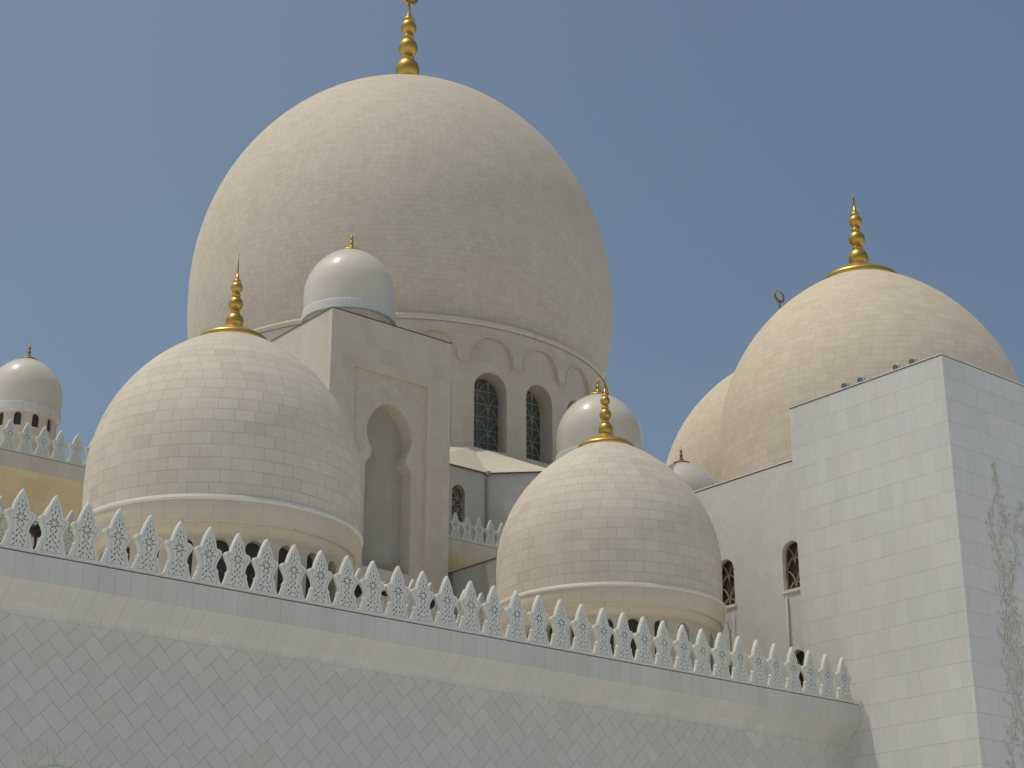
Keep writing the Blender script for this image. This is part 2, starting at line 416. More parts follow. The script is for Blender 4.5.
def drum_with_windows(mb, r, z0, z1, n, w, wz0, wh, tile, seg=6, pointed=0.0):
    """cylinder wall with n arched openings"""
    da = 2*pi/n
    for k in range(n):
        a0 = da*k
        hw = da*r/2
        to3 = lambda x, z: Vector((r*cos(a0 + x/r), r*sin(a0 + x/r), z))
        uv = lambda x, z: ((a0*r + x)/tile[0], z/tile[1])
        def col(xa, xb, za, zb, zc, zd):
            q = ((xa, za), (xb, zb), (xb, zc), (xa, zd)); mb.poly([to3(*p) for p in q], [uv(*p) for p in q])
        nc = 4
        for i in range(nc):
            for sg in (-1, 1):
                xa, xb = sorted((sg*(w + (hw - w)*i/nc), sg*(w + (hw - w)*(i+1)/nc))); col(xa, xb, z0, z0, z1, z1)
        top = arch(w, wh, 16, pointed, 0, wz0)[2:][::-1]
        for (xa, za), (xb, zb) in zip(top, top[1:]):
            if xb - xa < 1e-6: continue
            col(xa, xb, za, zb, z1, z1); col(xa, xb, z0, z0, wz0, wz0)

def make_dome(name, loc, R, label, cat, shell_mat, tile, style='needle', group=None, plain=False, low=3.0, wins=24, gold=None, rim=-0.37, rlow=0.985, o=0.4, zs=0.92, lift=0.0, wk=1.0):
    """arcade type dome: shell, bright ledge, swelling cornice, drum with arched windows, finial"""
    t = thing(name, loc, label, cat, group)
    ov_, o = o, Vector(loc); top = zs*sqrt(1 + 2*ov_)*R
    s = MB()
    if plain:
        pr = shell_profile(R, rim*R, rlow*R, R*0.06, ov_, zs); s.lathe(pr, 96, o)
    else:
        pr = shell_profile(R, rim*R, rlow*R, tile[1], ov_, zs); s.lathe(pr, 144, o, tile=tile, rows=True)
    s.build('shell', shell_mat, t)
    if plain:
        c = MB(); c.lathe([(0.975*R, (rim+.012)*R), (1.012*R, (rim+.006)*R), (1.018*R, (rim-.02)*R), (1.018*R, (rim-0.205)*R), (0.93*R, (rim-0.22)*R)], 144, o, tile=(0.85, 2.0), smooth=False)
        c.lathe([(0.93*R, (rim-0.22)*R), (0.91*R, (rim-0.25)*R)], 144, o); c.build('ring_band', M['ringtile'], t)
    else:
        l = MB(); l.lathe([(a*R, b*R) for a, b in ((0.97, rim+.004), (1.014, rim), (1.022, rim-0.006), (1.020, rim-0.013), (1.022, rim-0.015), (1.030, rim-0.020), (1.028, rim-0.029), (1.012, rim-0.036))], 144, o); l.build('ledge', M['ring'], t)
        c = MB()
        bt = (tile[0]*1.15, 0.2*R)
        c.lathe([(1.012*R, (rim-0.036)*R), (1.018*R, (rim-0.06)*R), (1.012*R, (rim-0.12)*R), (0.995*R, (rim-0.165)*R)], 144, o, tile=bt)
        c.lathe([(0.995*R, (rim-0.165)*R), (0.997*R, (rim-0.175)*R), (0.985*R, (rim-0.185)*R), (0.965*R, (rim-0.18)*R)], 144, o)
        c.lathe([(0.965*R, (rim-0.18)*R), (0.955*R, (rim-0.21)*R), (0.935*R, (rim-0.24)*R), (0.91*R, (rim-0.25)*R)], 144, o, tile=bt)
        c.build('cornice', M['band'] if not plain else M['ring'], t)
    d = MB(); rd = 0.91*R; wt = (rim-0.275)*R; wh = 0.37*R; ww = 0.064*R*wk
    z1 = (rim-0.25)*R; z0 = -low
    if wins: drum_with_windows(d, rd, wt-wh-0.12*R, z1, wins, ww, wt-wh, wh, tile)
    else: d.lathe([(rd, wt-wh-0.12*R), (rd, z1)], 96, tile=tile)
    d.lathe([(rd, z0), (rd, wt-wh-0.12*R)], 144, tile=tile)
    d.v = [p + o for p in d.v]
    d.build('drum', M['drum'] if not plain else M['band'], t)
    # one window: reveal plus pane, turned round the drum
    fr = MB(); ol = arch(ww, wh, 12, 0, 0, wt-wh); dep = 0.07*R
    fr.strip(ol, lambda x, z: Vector((sqrt(rd*rd-x*x), x, z)), lambda x, z: Vector((rd-dep, x, z)), tile=(0.5, 0.5), depth=dep)
    fme = fr.mesh('window', M['drum'])
    pa = MB(); pa.sheet(ol, [], lambda x, z: Vector((rd-dep*0.9, x, z)), lambda x, z: (0.5, 0.5), want=(1, 0, 0)); pme = pa.mesh('pane', M['glass_brown'])
    for k in range(wins):
        a = 2*pi*k/wins
        f = inst('window', fme, t, (0, 0, 0), a); inst('pane', pme, f)
    finial(t, R, loc[2] + top, style, gold or M['gold'], lift, ov_, zs)
    return t

TILE = (0.535, 0.335)
make_dome('arcade_dome', (22.113, 39.001, 15.751), 3.667, 'cream tiled dome with gold needle finial behind the front crenellations, left of the arched tower', 'dome', M['dome'], TILE, group='tiled domes over the arcade roof', low=5.2, o=0.354, zs=0.937)
make_dome('arcade_dome', (36.477, 39.375, 15.981), 3.607, 'cream tiled dome with gold needle finial between the arched tower and the windowed side wall', 'dome', M['dome'], TILE, group='tiled domes over the arcade roof', low=5.4, o=0.551, zs=0.847)
make_dome('hall_dome', (60.793, 47.441, 27.787), 7.073, 'large warm tiled dome with wide gold cap rising behind the block with roof spotlights', 'dome', M['dome_warm'], TILE, low=9.5, o=0.458, zs=0.901)
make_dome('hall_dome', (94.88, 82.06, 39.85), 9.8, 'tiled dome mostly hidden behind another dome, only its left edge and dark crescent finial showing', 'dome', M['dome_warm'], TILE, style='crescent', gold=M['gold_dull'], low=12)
make_dome('white_dome', (43.2, 65.0, 36.26), 2.27, 'small glossy white dome on top of the tower with the tall arched niche', 'dome', M['white'], (0.6, 0.4), style='spike', group='small glossy white domes', plain=True, o=0.22, zs=0.95, rim=-0.44, low=2.62, wins=0)
make_dome('white_dome', (57.5, 62.6, 31.36), 2.25, 'small glossy white dome directly behind the gold finial of the middle tiled dome', 'dome', M['white'], (0.6, 0.4), style='spike', group='small glossy white domes', plain=True, o=0.22, zs=0.95, rim=-0.44, low=2.6, wins=0)
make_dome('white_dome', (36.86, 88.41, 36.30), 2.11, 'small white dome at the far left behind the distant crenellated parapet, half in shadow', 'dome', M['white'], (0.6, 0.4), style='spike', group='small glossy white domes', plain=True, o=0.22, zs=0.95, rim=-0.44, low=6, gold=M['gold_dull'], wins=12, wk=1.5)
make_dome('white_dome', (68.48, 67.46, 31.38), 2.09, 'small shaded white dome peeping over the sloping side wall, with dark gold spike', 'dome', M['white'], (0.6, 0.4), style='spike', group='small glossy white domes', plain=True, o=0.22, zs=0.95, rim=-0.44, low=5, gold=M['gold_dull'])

# ------------------------------------------------------------------ the great dome
GC = Vector((59.426, 83.338, 46.62)); GR = 13.605
gd = thing('great_dome', GC, 'huge cream tiled main dome with gold crescent finial towering over everything', 'dome')
s = MB(); zrim = 40.42 - GC.z
s.lathe(shell_profile(GR, zrim, 12.68, 0.32, 0.102, 1.048), 240, GC, tile=(0.44, 0.32), rows=True); s.build('shell', M['dome_great'], gd)
l = MB(); l.lathe([(12.6, zrim+.02), (13.30, zrim-0.02), (13.38, zrim-0.08), (13.38, zrim-0.24), (13.28, zrim-0.36)], 240, GC); l.build('ledge', M['drum'], gd)
RD_, RF = 13.0, 13.22; NB = 24; DA = 2*pi/NB; A0 = radians(-102.2)
zt = zrim - 0.36
fz = MB(); ap = 39.45 - GC.z; spz = 37.85 - GC.z; hw = DA*RF/2; aw = radians(6.1)*RF
for k in range(NB):
    a0 = A0 + DA*k
    th = lambda x: a0 + x/RF
    ring = [(aw*cos(pi*i/18), spz + (ap-spz)*sin(pi*i/18)**0.9) for i in range(19)]
    ring[0] = (aw, spz); ring[-1] = (-aw, spz)           # right to left
    ring = [(x, z) for x, z in ring]
    bot = [(hw, spz)] + ring + [(-hw, spz)]
    low_edge = bot[::-1]
    for (xa, za), (xb, zb) in zip(low_edge, low_edge[1:]):
        q = ((xa, za), (xb, zb), (xb, zt), (xa, zt))
        fz.poly([Vector((GC.x + RF*cos(th(x)), GC.y + RF*sin(th(x)), GC.z + z)) for x, z in q], [((a0*RF + x)/0.9, z/0.72) for x, z in q])
    fz.strip(bot, lambda x, z: Vector((GC.x + RF*cos(th(x)), GC.y + RF*sin(th(x)), GC.z + z)), lambda x, z: Vector((GC.x + (RD_-.02)*cos(th(x)), GC.y + (RD_-.02)*sin(th(x)), GC.z + z - 0.0)), close=False)
    # raised moulding that follows each blind arch
    P = [Vector((GC.x + (RF+.01)*cos(th(x*1.0)), GC.y + (RF+.01)*sin(th(x*1.0)), GC.z + z + 0.09)) for x, z in ring]
    fz.tube(P, 0.055, 6)
fz.build('arched_frieze', M['drum'], gd)
dw = MB(); ww, wh, wz = 1.03, 4.65, 32.75 - GC.z
tmp = MB(); drum_with_windows(tmp, RD_, 31.9 - GC.z, zt, NB, ww, wz, wh, (0.9, 0.72), seg=8)
rot = Matrix.Rotation(A0, 3, 'Z'); tmp.v = [GC + rot @ p for p in tmp.v]
tmp.lathe([(RD_, 27.5 - GC.z), (RD_, 31.9 - GC.z)], 192, GC, tile=(0.9, 0.72)); tmp.build('drum', M['drum'], gd)
ol = arch(ww, wh, 18, 0, 0, wz); dep = 1.15
fr = MB(); fr.strip(ol, lambda x, z: Vector((sqrt(RD_**2-x*x), x, z)), lambda x, z: Vector((RD_-dep, x, z)), tile=(0.6, 1.2), depth=dep)
fme = fr.mesh('window', M['drum'])
pa = MB(); pa.sheet(ol, [], lambda x, z: Vector((RD_-dep+.05, x, z)), lambda x, z: (.5, .5), want=(1, 0, 0)); pme = pa.mesh('pane', M['glass'])
tr = MB(); tracery(tr, ww, wh, lambda x, z, d: Vector((RD_-dep+.12-d, x, z+wz)), 0.024, 0.05, 3); tme = tr.mesh('tracery', M['lattice'])
for k in range(NB):
    f = inst('window', fme, gd, (0, 0, 0), A0 + DA*k); inst('pane', pme, f); inst('tracery', tme, f)
finial(gd, GR, GC.z + GR*1.048*sqrt(1.204), 'crescent', M['gold'], 0.082*GR, 0.102, 1.048)

# ------------------------------------------------------------------ crenellation stones
def merlon_mesh(pitch=0.7612, H=1.38, T=0.13):
    half = [(pitch/2-.001, 0), (pitch/2-.001, 0.075), (0.362, 0.087), (0.335, 0.13), (0.305, 0.20), (0.280, 0.28), (0.264, 0.34), (0.273, 0.37), (0.266, 0.395), (0.240, 0.412), (0.220, 0.44), (0.217, 0.49), (0.230, 0.55),
            (0.259, 0.62), (0.296, 0.68), (0.328, 0.735), (0.345, 0.785), (0.339, 0.83), (0.316, 0.865), (0.28, 0.885), (0.24, 0.893), (0.200, 0.902), (0.192, 0.94), (0.178, 1.0), (0.149, 1.09), (0.109, 1.185), (0.064, 1.28), (0.024, 1.352)]
    panel = [(.255, .09), (.235, .17), (.202, .28), (.180, .36), (.158, .45), (.162, .52), (.192, .60), (.232, .68), (.263, .74), (.273, .785), (.25, .818), (.20, .83), (.147, .845), (.130, .90), (.117, .97), (.092, 1.06), (.046, 1.17)]
    half = [(x, z*H/1.38) for x, z in half]
    out = half + [(0, H)] + [(-x, z) for x, z in half[::-1]]         # anticlockwise from bottom right
    n = len(out)
    def offset(d):
        r = []
        for i in range(n):
            a, b, c = out[i-1], out[i], out[(i+1) % n]
            e1 = Vector((b[0]-a[0], b[1]-a[1])).normalized(); e2 = Vector((c[0]-b[0], c[1]-b[1])).normalized()
            t = e1 + e2
            if t.length < 0.05: t = e1
            t.normalize(); nx, nz = -t.y, t.x
            k = min(1.25, 1/max(0.45, e1.dot(t)))
            r.append((b[0] + nx*d*k, b[1] + nz*d*k))
        return r
    bev = offset(0.018)
    panel = [(x, z*H/1.38) for x, z in panel]; panel = panel + [(0, 1.25*H/1.38)] + [(-x, z) for x, z in panel[::-1]]
    pin = [(x*0.94, 0.70 + (z - 0.70)*0.975) for x, z in panel]
    mb = MB()
    F = lambda y: (lambda x, z: Vector((x, y, z)))
    mb.strip(out, F(T-.012), F(0.018), close=True)
    for i in range(n):
        j = (i+1) % n
        mb.poly([(out[i][0], .018, out[i][1]), (out[j][0], .018, out[j][1]), (bev[j][0], 0, bev[j][1]), (bev[i][0], 0, bev[i][1])])
    mb.sheet(bev, [panel], F(0), lambda x, z: (x, z), want=(0, -1, 0))
    mb.strip(panel, F(0), F(.02)); mb.strip(pin, F(.004), F(.02))
    mb.sheet(panel, [pin], F(.02), lambda x, z: (x, z), want=(0, -1, 0))
    for i in range(n):
        j = (i+1) % n
        mb.poly([(out[i][0], T-.012, out[i][1]), (bev[i][0], T, bev[i][1]), (bev[j][0], T, bev[j][1]), (out[j][0], T-.012, out[j][1])])
    # pierced flower: leaf shaped holes
    def leaf(x, z, a, L, w):
        pts = []
        for k in range(8):
            t = 2*pi*k/8; u, v = L/2*1.0*cos(t), w/2*1.1*sin(t)
            pts.append((x + u*cos(a) - v*sin(a), z + u*sin(a) + v*cos(a)))
        return pts
    holes = []
    for k in range(8): a = 2*pi*k/8 + pi/8; holes.append(leaf(0.085*cos(a), 0.74 + 0.085*sin(a), a, 0.085, 0.042))
    for sx in (-1, 1):
        holes += [leaf(sx*0.165, 0.80, pi/2 - sx*0.7, 0.09, 0.028), leaf(sx*0.155, 0.70, pi/2 + sx*0.5, 0.06, 0.026), leaf(sx*0.06, 0.575, pi/2 - sx*0.45, 0.11, 0.030), leaf(sx*0.055, 0.445, pi/2 + sx*0.5, 0.09, 0.030),
                  leaf(sx*0.055, 0.32, pi/2 + sx*0.75, 0.09, 0.032), leaf(sx*0.125, 0.235, pi/2 + sx*0.9, 0.10, 0.034), leaf(sx*0.045, 0.20, pi/2 + sx*0.6, 0.075, 0.03), leaf(sx*0.055, 0.91, pi/2 - sx*0.4, 0.085, 0.026)]
    for sx in (-1, 1): holes += [leaf(sx*0.185, 0.165, pi/2 + sx*1.1, 0.085, 0.030), leaf(sx*0.10, 0.14, pi/2 + sx*0.2, 0.06, 0.028), leaf(sx*0.135, 0.36, pi/2 - sx*0.3, 0.08, 0.026), leaf(sx*0.14, 0.56, pi/2 + sx*0.2, 0.09, 0.026), leaf(sx*0.075, 1.02, pi/2 + sx*0.35, 0.07, 0.022)]
    holes += [leaf(0, 0.50, pi/2, 0.075, 0.026), leaf(0, 0.985, pi/2, 0.10, 0.034), leaf(0, 1.10, pi/2, 0.09, 0.026), leaf(0, 0.385, pi/2, 0.07, 0.026)]
    def inside(p, P):
        c = False
        for (x1, y1), (x2, y2) in zip(P, P[1:] + P[:1]):
            if (y1 > p[1]) != (y2 > p[1]) and p[0] < (x2-x1)*(p[1]-y1)/(y2-y1) + x1: c = not c
        return c
    def dense(P): return [(a[0]+(b[0]-a[0])*t, a[1]+(b[1]-a[1])*t) for a, b in zip(P, P[1:] + P[:1]) for t in (0, .5)]
    kept = []                                # leaves that would touch each other or the border are left out
    for h in holes:
        D = dense(h)
        if not all(inside(p, pin) for p in h): continue
        if min((a[0]-b[0])**2 + (a[1]-b[1])**2 for a in D for b in dense(pin)) < .008**2: continue
        if any(min((a[0]-b[0])**2 + (a[1]-b[1])**2 for a in D for b in dense(k)) < .007**2 or any(inside(p, k) for p in h) or any(inside(p, h) for p in k) for k in kept): continue
        kept.append(h)
    holes = [[(x, z*H/1.38) for x, z in h] for h in kept]
    mb.sheet(pin, holes, F(.004), lambda x, z: (x, z), want=(0, -1, 0))
    mb.sheet(bev, holes, F(T), lambda x, z: (x, z), want=(0, 1, 0))
    for h in holes: mb.strip(h, F(.004), F(T))
    return mb.mesh('merlon', M['merlon'])
MER = merlon_mesh()

# ------------------------------------------------------------------ front arcade: wall, cornice, crenellations
YF = 33.69; XR = 41.49; ZL = 11.45
aw_ = thing('arcade_wall', (20, YF, 0), 'long pale herringbone marble wall across the bottom, topped by large carved crenellations', 'wall')
YW = 34.24
w = MB(); hs = 0.315
c45 = cos(pi/4)
def huv(x, z): return ((x*c45 + z*c45)/hs, (-x*c45 + z*c45)/hs)
DX, DH, DW = 15.85, 7.13, 1.2
door = arch(DW, DH, 24, 0.25, DX, 0.001)
# wall as sheet with the arched doorway cut out
outer = [(6, 0)] + [(p[0], p[1]) for p in ([(DX-DW, 0.0)] + door[2:][::-1] + [(DX+DW, 0.0)])] + [(XR, 0), (XR, 10.22), (6, 10.22)]
w.sheet(outer, [], lambda x, z: Vector((x, YW, z)), lambda x, z: (.5, .5), want=(0, -1, 0))
def clip_poly(P, n, d):                     # keep the side n.p <= d
    out = []
    for a, b in zip(P, P[1:] + P[:1]):
        da, db = a[0]*n[0] + a[1]*n[1] - d, b[0]*n[0] + b[1]*n[1] - d
        if da <= 0: out.append(a)
        if da*db < 0: t = da/(da - db); out.append((a[0] + (b[0]-a[0])*t, a[1] + (b[1]-a[1])*t))
    return out
TLn, TWd, gp = 0.56, 0.37, 0.004
tiles = MB(); rt_ = random.Random(8)
for j in range(-45, 65):
    for i in range(-110, 140):
        for kind in (0, 1):
            ox, oy = i*TWd + j*TLn, i*TWd - j*TLn
            r0 = (ox, oy, ox + TLn, oy + TWd) if kind == 0 else (ox + TLn, oy + TWd - TLn, ox + TLn + TWd, oy + TWd)
            q = [(r0[0]+gp, r0[1]+gp), (r0[2]-gp, r0[1]+gp), (r0[2]-gp, r0[3]-gp), (r0[0]+gp, r0[3]-gp)]
            q = [(20 + (a - b)*c45, 6 + (a + b)*c45) for a, b in q]
            if max(p[1] for p in q) < 0 or min(p[1] for p in q) > 10.2 or max(p[0] for p in q) < 6 or min(p[0] for p in q) > XR: continue
            for n_, d_ in (((0, 1), 10.215), ((0, -1), 0), ((1, 0), XR), ((-1, 0), -6)):
                if len(q) > 2: q = clip_poly(q, n_, d_)
            if len(q) < 3: continue
            u = (rt_.randint(0, 400) + .5, rt_.randint(0, 400) + .5); y = YW - .004 - rt_.uniform(0, .003)
            near = any(b < DH + .6 and abs(a - DX) < DW + .6 for a, b in q)
            if near and len(q) == 4:              # cut the tiles round the arch
                N_ = 8; pt_ = lambda f, g: tuple((q[0][c]*(1-f) + q[1][c]*f)*(1-g) + (q[3][c]*(1-f) + q[2][c]*f)*g for c in (0, 1))
                for f in range(N_):
                    for g in range(N_):
                        cx, cz = pt_((f+.5)/N_, (g+.5)/N_); sp_ = DH - DW*1.25
                        if cz < DH and abs(cx - DX) < DW and (cz < sp_ or ((cx-DX)/DW)**2 + ((cz-sp_)/(DW*1.25))**2 < 1): continue
                        tiles.poly([(a, y, b) for a, b in (pt_(f/N_, g/N_), pt_((f+1)/N_, g/N_), pt_((f+1)/N_, (g+1)/N_), pt_(f/N_, (g+1)/N_))], [u]*4)
                continue
            tiles.poly([(a, y, b) for a, b in q], [u]*len(q))
            tiles.strip(q, lambda a, b: Vector((a, y, b)), lambda a, b: Vector((a, YW, b)), flip=True)
arc_ = MB(); al = door[2:]
arc_.tube([Vector((a, YW - .01, b)) for a, b in [(DX+DW, 0)] + al + [(DX-DW, 0)]], .045, 8); arc_.build('architrave', M['merlon'], aw_)
tiles.build('tile_cladding', M['herring'], aw_)
w.strip(door[1:] + door[:1], lambda x, z: Vector((x, YW, z)), lambda x, z: Vector((x, YW+.8, z)), close=False)
w.build('wall', M['grout'], aw_)
c = MB()
prof = [(YW, 10.22), (YW-.015, 10.32), (YW-.05, 10.40), (YW-.12, 10.47), (YF+.02, 10.85)]
pt = 0.385
cv = MB()
for a, b in zip(prof, prof[1:]):
    (c if b[1] > 10.5 else cv).poly([(6, a[0], a[1]), (XR, a[0], a[1]), (XR, b[0], b[1]), (6, b[0], b[1])], [(6/pt, .2), (XR/pt, .2), (XR/pt, .8), (6/pt, .8)])
c.poly([(6, YF+.02, 10.85), (XR, YF+.02, 10.85), (XR, YF, 10.855), (6, YF, 10.855)])
c.build('cornice', M['corbel'], aw_); cv.build('cove', M['fascia'], aw_)
f = MB(); f.poly([(6, YF, 10.855), (XR, YF, 10.855), (XR, YF, ZL-.03), (6, YF, ZL-.03)], [(6/pt, .2), (XR/pt, .2), (XR/pt, .8), (6/pt, .8)])
f.poly([(6, YF, ZL-.03), (XR, YF, ZL-.03), (XR, YF+.5, ZL-.03), (6, YF+.5, ZL-.03)]); f.build('fascia', M['fascia'], aw_)
fl = MB(); fl.box((6, YF+.03, ZL-.03), (XR, YF+.3, ZL)); fl.build('flashing', M['flash'], aw_)
rf = MB(); rf.poly([(6, YF+.5, 11.2), (XR, YF+.5, 11.2), (XR, 47, 11.2), (6, 47, 11.2)]); rf.poly([(6, YF+.5, ZL-.03), (XR, YF+.5, ZL-.03), (XR, YF+.5, 11.2), (6, YF+.5, 11.2)]); rf.build('roof', M['roof'], aw_)
x = 14.28 - 0.7612*3
while x < XR - 0.3:
    inst('merlon', MER, aw_, (x - 20, 0.035, ZL), 0); x += 0.7612
# arched doorway with a fan of carved leaves above
dp = MB(); dp.sheet([(p[0], p[1]) for p in door], [], lambda x, z: Vector((x, YW+.75, z)), lambda x, z: (.5, .5), want=(0, -1, 0)); dp.build('doorway', M['glass_brown'], aw_)
fan = MB()
rf_ = random.Random(3)
for k in range(36):
    a = pi*(0.04 + 0.92*k/35) + rf_.uniform(-.02, .02); L = rf_.uniform(.30, .62)
    p0 = Vector((DX + (DW+.05)*cos(a), YW-.004, DH - DW*1.25 + (DW*1.25+.05)*sin(a))); b_ = a + rf_.uniform(-.3, .3)
    dv = Vector((cos(a), 0, sin(a))); d2 = Vector((cos(b_), 0, sin(b_)))
    fan.tube([p0, p0 + dv*L*0.5, p0 + dv*L*.5 + d2*L*.5], [0.010, 0.012, 0.003], 5)
fan.build('leaf_carving', M['vine'], aw_)

# ------------------------------------------------------------------ back parapet of the arcade roof
def parapet(name, X0, X1, Y, zl, zbase, label, mx0, pitch=0.755, cor=True):
    t = thing(name, ((X0+X1)/2, Y, zbase), label, 'parapet')
    f = MB(); pt = 0.6
    f.poly([(X0, Y, zl-.7), (X1, Y, zl-.7), (X1, Y, zl-.03), (X0, Y, zl-.03)], [(X0/pt, .2), (X1/pt, .2), (X1/pt, .8), (X0/pt, .8)])
    f.poly([(X0, Y, zl-.03), (X1, Y, zl-.03), (X1, Y+.5, zl-.03), (X0, Y+.5, zl-.03)])
    f.poly([(X1, Y, zl-.7), (X1, Y+.5, zl-.7), (X1, Y+.5, zl-.03), (X1, Y, zl-.03)]); f.poly([(X0, Y, zl-.7), (X0, Y+.5, zl-.7), (X0, Y+.5, zl-.03), (X0, Y, zl-.03)])
    f.poly([(X0, Y+.5, zl-.03), (X1, Y+.5, zl-.03), (X1, Y+.5, zbase), (X0, Y+.5, zbase)])
    f.build('fascia', M['fascia'] if not cor else M['wall_b'], t)
    fl = MB(); fl.box((X0, Y+.03, zl-.03), (X1, Y+.3, zl)); fl.build('flashing', M['flash'], t)
    s = MB(); tw, th = 1.0, 0.75
    pr = [(Y+.45, zbase), (Y+.45, zl-2.3), (Y+.36, zl-1.75), (Y+.02, zl-.72), (Y, zl-.7)] if cor else [(Y+.45, zbase), (Y+.45, zl-1.5), (Y+.1, zl-.8), (Y, zl-.7)]
    L = 0
    for a, b in zip(pr, pr[1:]):
        d = sqrt((a[0]-b[0])**2 + (a[1]-b[1])**2)
        s.poly([(X0, a[0], a[1]), (X1, a[0], a[1]), (X1, b[0], b[1]), (X0, b[0], b[1])], [(X0/tw, L/th), (X1/tw, L/th), (X1/tw, (L+d)/th), (X0/tw, (L+d)/th)]); L += d
    s.build('corbel', M['sand'], t)
    x = mx0
    while x < X1 - 0.3:
        if x > X0 + 0.3: inst('merlon', MER, t, (x - (X0+X1)/2, 0.035, zl - zbase), 0)
        x += pitch
    return t
parapet('roof_parapet', 14, 41.4, 47.0, 15.52, 11.2, 'crenellated parapet seen through the gaps of the front crenellations, behind the tiled domes', 14.73, cor=False)
parapet('hall_parapet', 18, 40.2, 63.5, 24.18, 12.0, 'distant crenellated parapet over a sandy cornice at the left edge below the small white dome', 26.26 - 0.755*10, 0.735)
parapet('hall_parapet', 47.27, 58.0, 62.8, 24.38, 12.0, 'short crenellated parapet between the arched tower and the middle tiled dome', 49.03 - 1.44, 0.72)
hr = MB(); hr.poly([(14, 47.5, 15.2), (60, 47.5, 15.2), (60, 63.9, 15.2), (14, 63.9, 15.2)]); 
hr.poly([(14, 63.9, 23.4), (40.3, 63.9, 23.4), (40.3, 80, 23.4), (14, 80, 23.4)])
ho = hr.build('flat_roof', M['roof']); ho['label'] = 'flat pale terrace roof lying between the back parapet and the prayer hall parapets'; ho['category'] = 'roof'

# ------------------------------------------------------------------ tower with keyhole niche
TX0, TX1, TY0, TY1, TZ = 40.28, 47.25, 62.0, 68.0, 33.95
tw_ = thing('arched_tower', (43.77, 65, 12), 'square marble tower with a tall keyhole shaped niche and a small white dome on top', 'tower')
b = MB(); tl = (0.62, 0.74)
CX = 43.77
pan = [(CX-2.12, 14), (CX+2.12, 14), (CX+2.12, 31.32), (CX-2.12, 31.32)]
b.sheet([(TX0, 12), (CX-2.12, 12), (CX+2.12, 12), (TX1, 12), (TX1, TZ-.03), (TX0, TZ-.03)], [pan], lambda x, z: Vector((x, TY0, z)), lambda x, z: (x/tl[0], z/tl[1]), want=(0, -1, 0))
b.box((TX0, TY0, 12), (TX1, TY1, TZ-.03), tl, skip='yz')
b.build('wall', M['wall_b'], tw_)
cp = MB(); cp.box((TX0-.03, TY0-.03, TZ-.028), (TX1+.03, TY1+.03, TZ+.02)); cp.build('coping', M['flash'], tw_)
# keyhole outline (half): jamb, cusp, horseshoe
hw_ = 1.32
zsp = 27.3
key = [(hw_, 21.95), (hw_, 26.75), (hw_-.03, 26.92), (hw_-.2, 27.1), (0.97, 27.3), (0.985, 27.5)]
kc, kr = 28.45, 1.29
a0 = math.atan2(27.6-kc, 1.0)
for k in range(1, 25):
    a = a0 + (pi/2 - a0)*k/24
    stretch = 1 + 0.17*max(0, sin(a))**2
    key.append((kr*cos(a), kc + kr*sin(a)*stretch))
KX = CX + .04
key = [(KX + x, z) for x, z in key[:-1]] + [(KX, kc + kr*1.17)] + [(KX - x, z) for x, z in key[:-1][::-1]]
PB = TY0 + 0.15
p = MB(); hs2 = 0.33
def huv2(x, z): return ((x*c45 + z*c45)/hs2, (-x*c45 + z*c45)/hs2)
p.sheet(pan, [key], lambda x, z: Vector((x, PB, z)), huv2, want=(0, -1, 0)); p.build('arch_panel', M['herring_b'], tw_)
e = MB(); e.strip(pan, lambda x, z: Vector((x, TY0, z)), lambda x, z: Vector((x, PB, z))); e.build('panel_edge', M['edge'], tw_)
n = MB(); ND = PB + 0.8
n.strip(key, lambda x, z: Vector((x, PB, z)), lambda x, z: Vector((x, ND, z)), tile=(0.74, 2), depth=.85); n.build('niche_reveal', M['wall_b'], tw_)
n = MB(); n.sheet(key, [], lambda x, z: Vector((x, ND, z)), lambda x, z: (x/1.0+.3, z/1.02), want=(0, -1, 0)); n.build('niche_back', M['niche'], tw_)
pp = MB(); pp.tube([(TX0-.06, 63.3, 29.9), (TX0-.06, 63.3, 31.0)], 0.04); pp.tube([(TX0-.1, 63.7, 30.2), (TX0-.0, 63.7, 30.2)], 0.09); pp.build('drain_pipe', M['pipe'], tw_)

# ------------------------------------------------------------------ base of the great dome with its sloping roof
K = Vector((53.4, 66.92, 29.78))
db = thing('dome_base', (58, 80, 12), 'angular marble base below the great dome windows, with bright sloping roof and small arched window', 'building')
foot = [(47.3, 66.92), (53.4, 66.92), (58.5, 61.82), (62.2, 65.52), (62.2, 96), (47.3, 96)]
b = MB(); tl = (0.75, 0.62)
win1 = arch(0.42, 1.95, 12, 0, 51.6, 26.85)
b.sheet([(47.3, 12), (53.4, 12), (53.4, 29.75), (47.3, 29.75)], [win1], lambda x, z: Vector((x, 66.92, z)), lambda x, z: (x/tl[0], z/tl[1]), want=(0, -1, 0))
D2 = Vector((1, -1, 0)).normalized(); LW = 5.1*sqrt(2)
win2 = arch(0.42, 1.95, 12, 0, 2.85, 26.85)
W2 = lambda x, z: Vector((K.x, K.y, 0)) + D2*x + Vector((0, 0, z))
b.sheet([(0, 12), (LW, 12), (LW, 29.75), (0, 29.75)], [win2], W2, lambda x, z: (x/tl[0], z/tl[1]), want=(-1, -1, 0))
for a, c_ in zip(foot[2:], foot[3:] + foot[:1]):
    L = (Vector(c_) - Vector(a)).length
    b.poly([(*a, 12), (*c_, 12), (*c_, 29.75), (*a, 29.75)], [(0, 12/.62), (L/.75, 12/.62), (L/.75, 29.75/.62), (0, 29.75/.62)])
b.build('wall', M['wall'], db)
NI = Vector((1, 1, 0)).normalized()
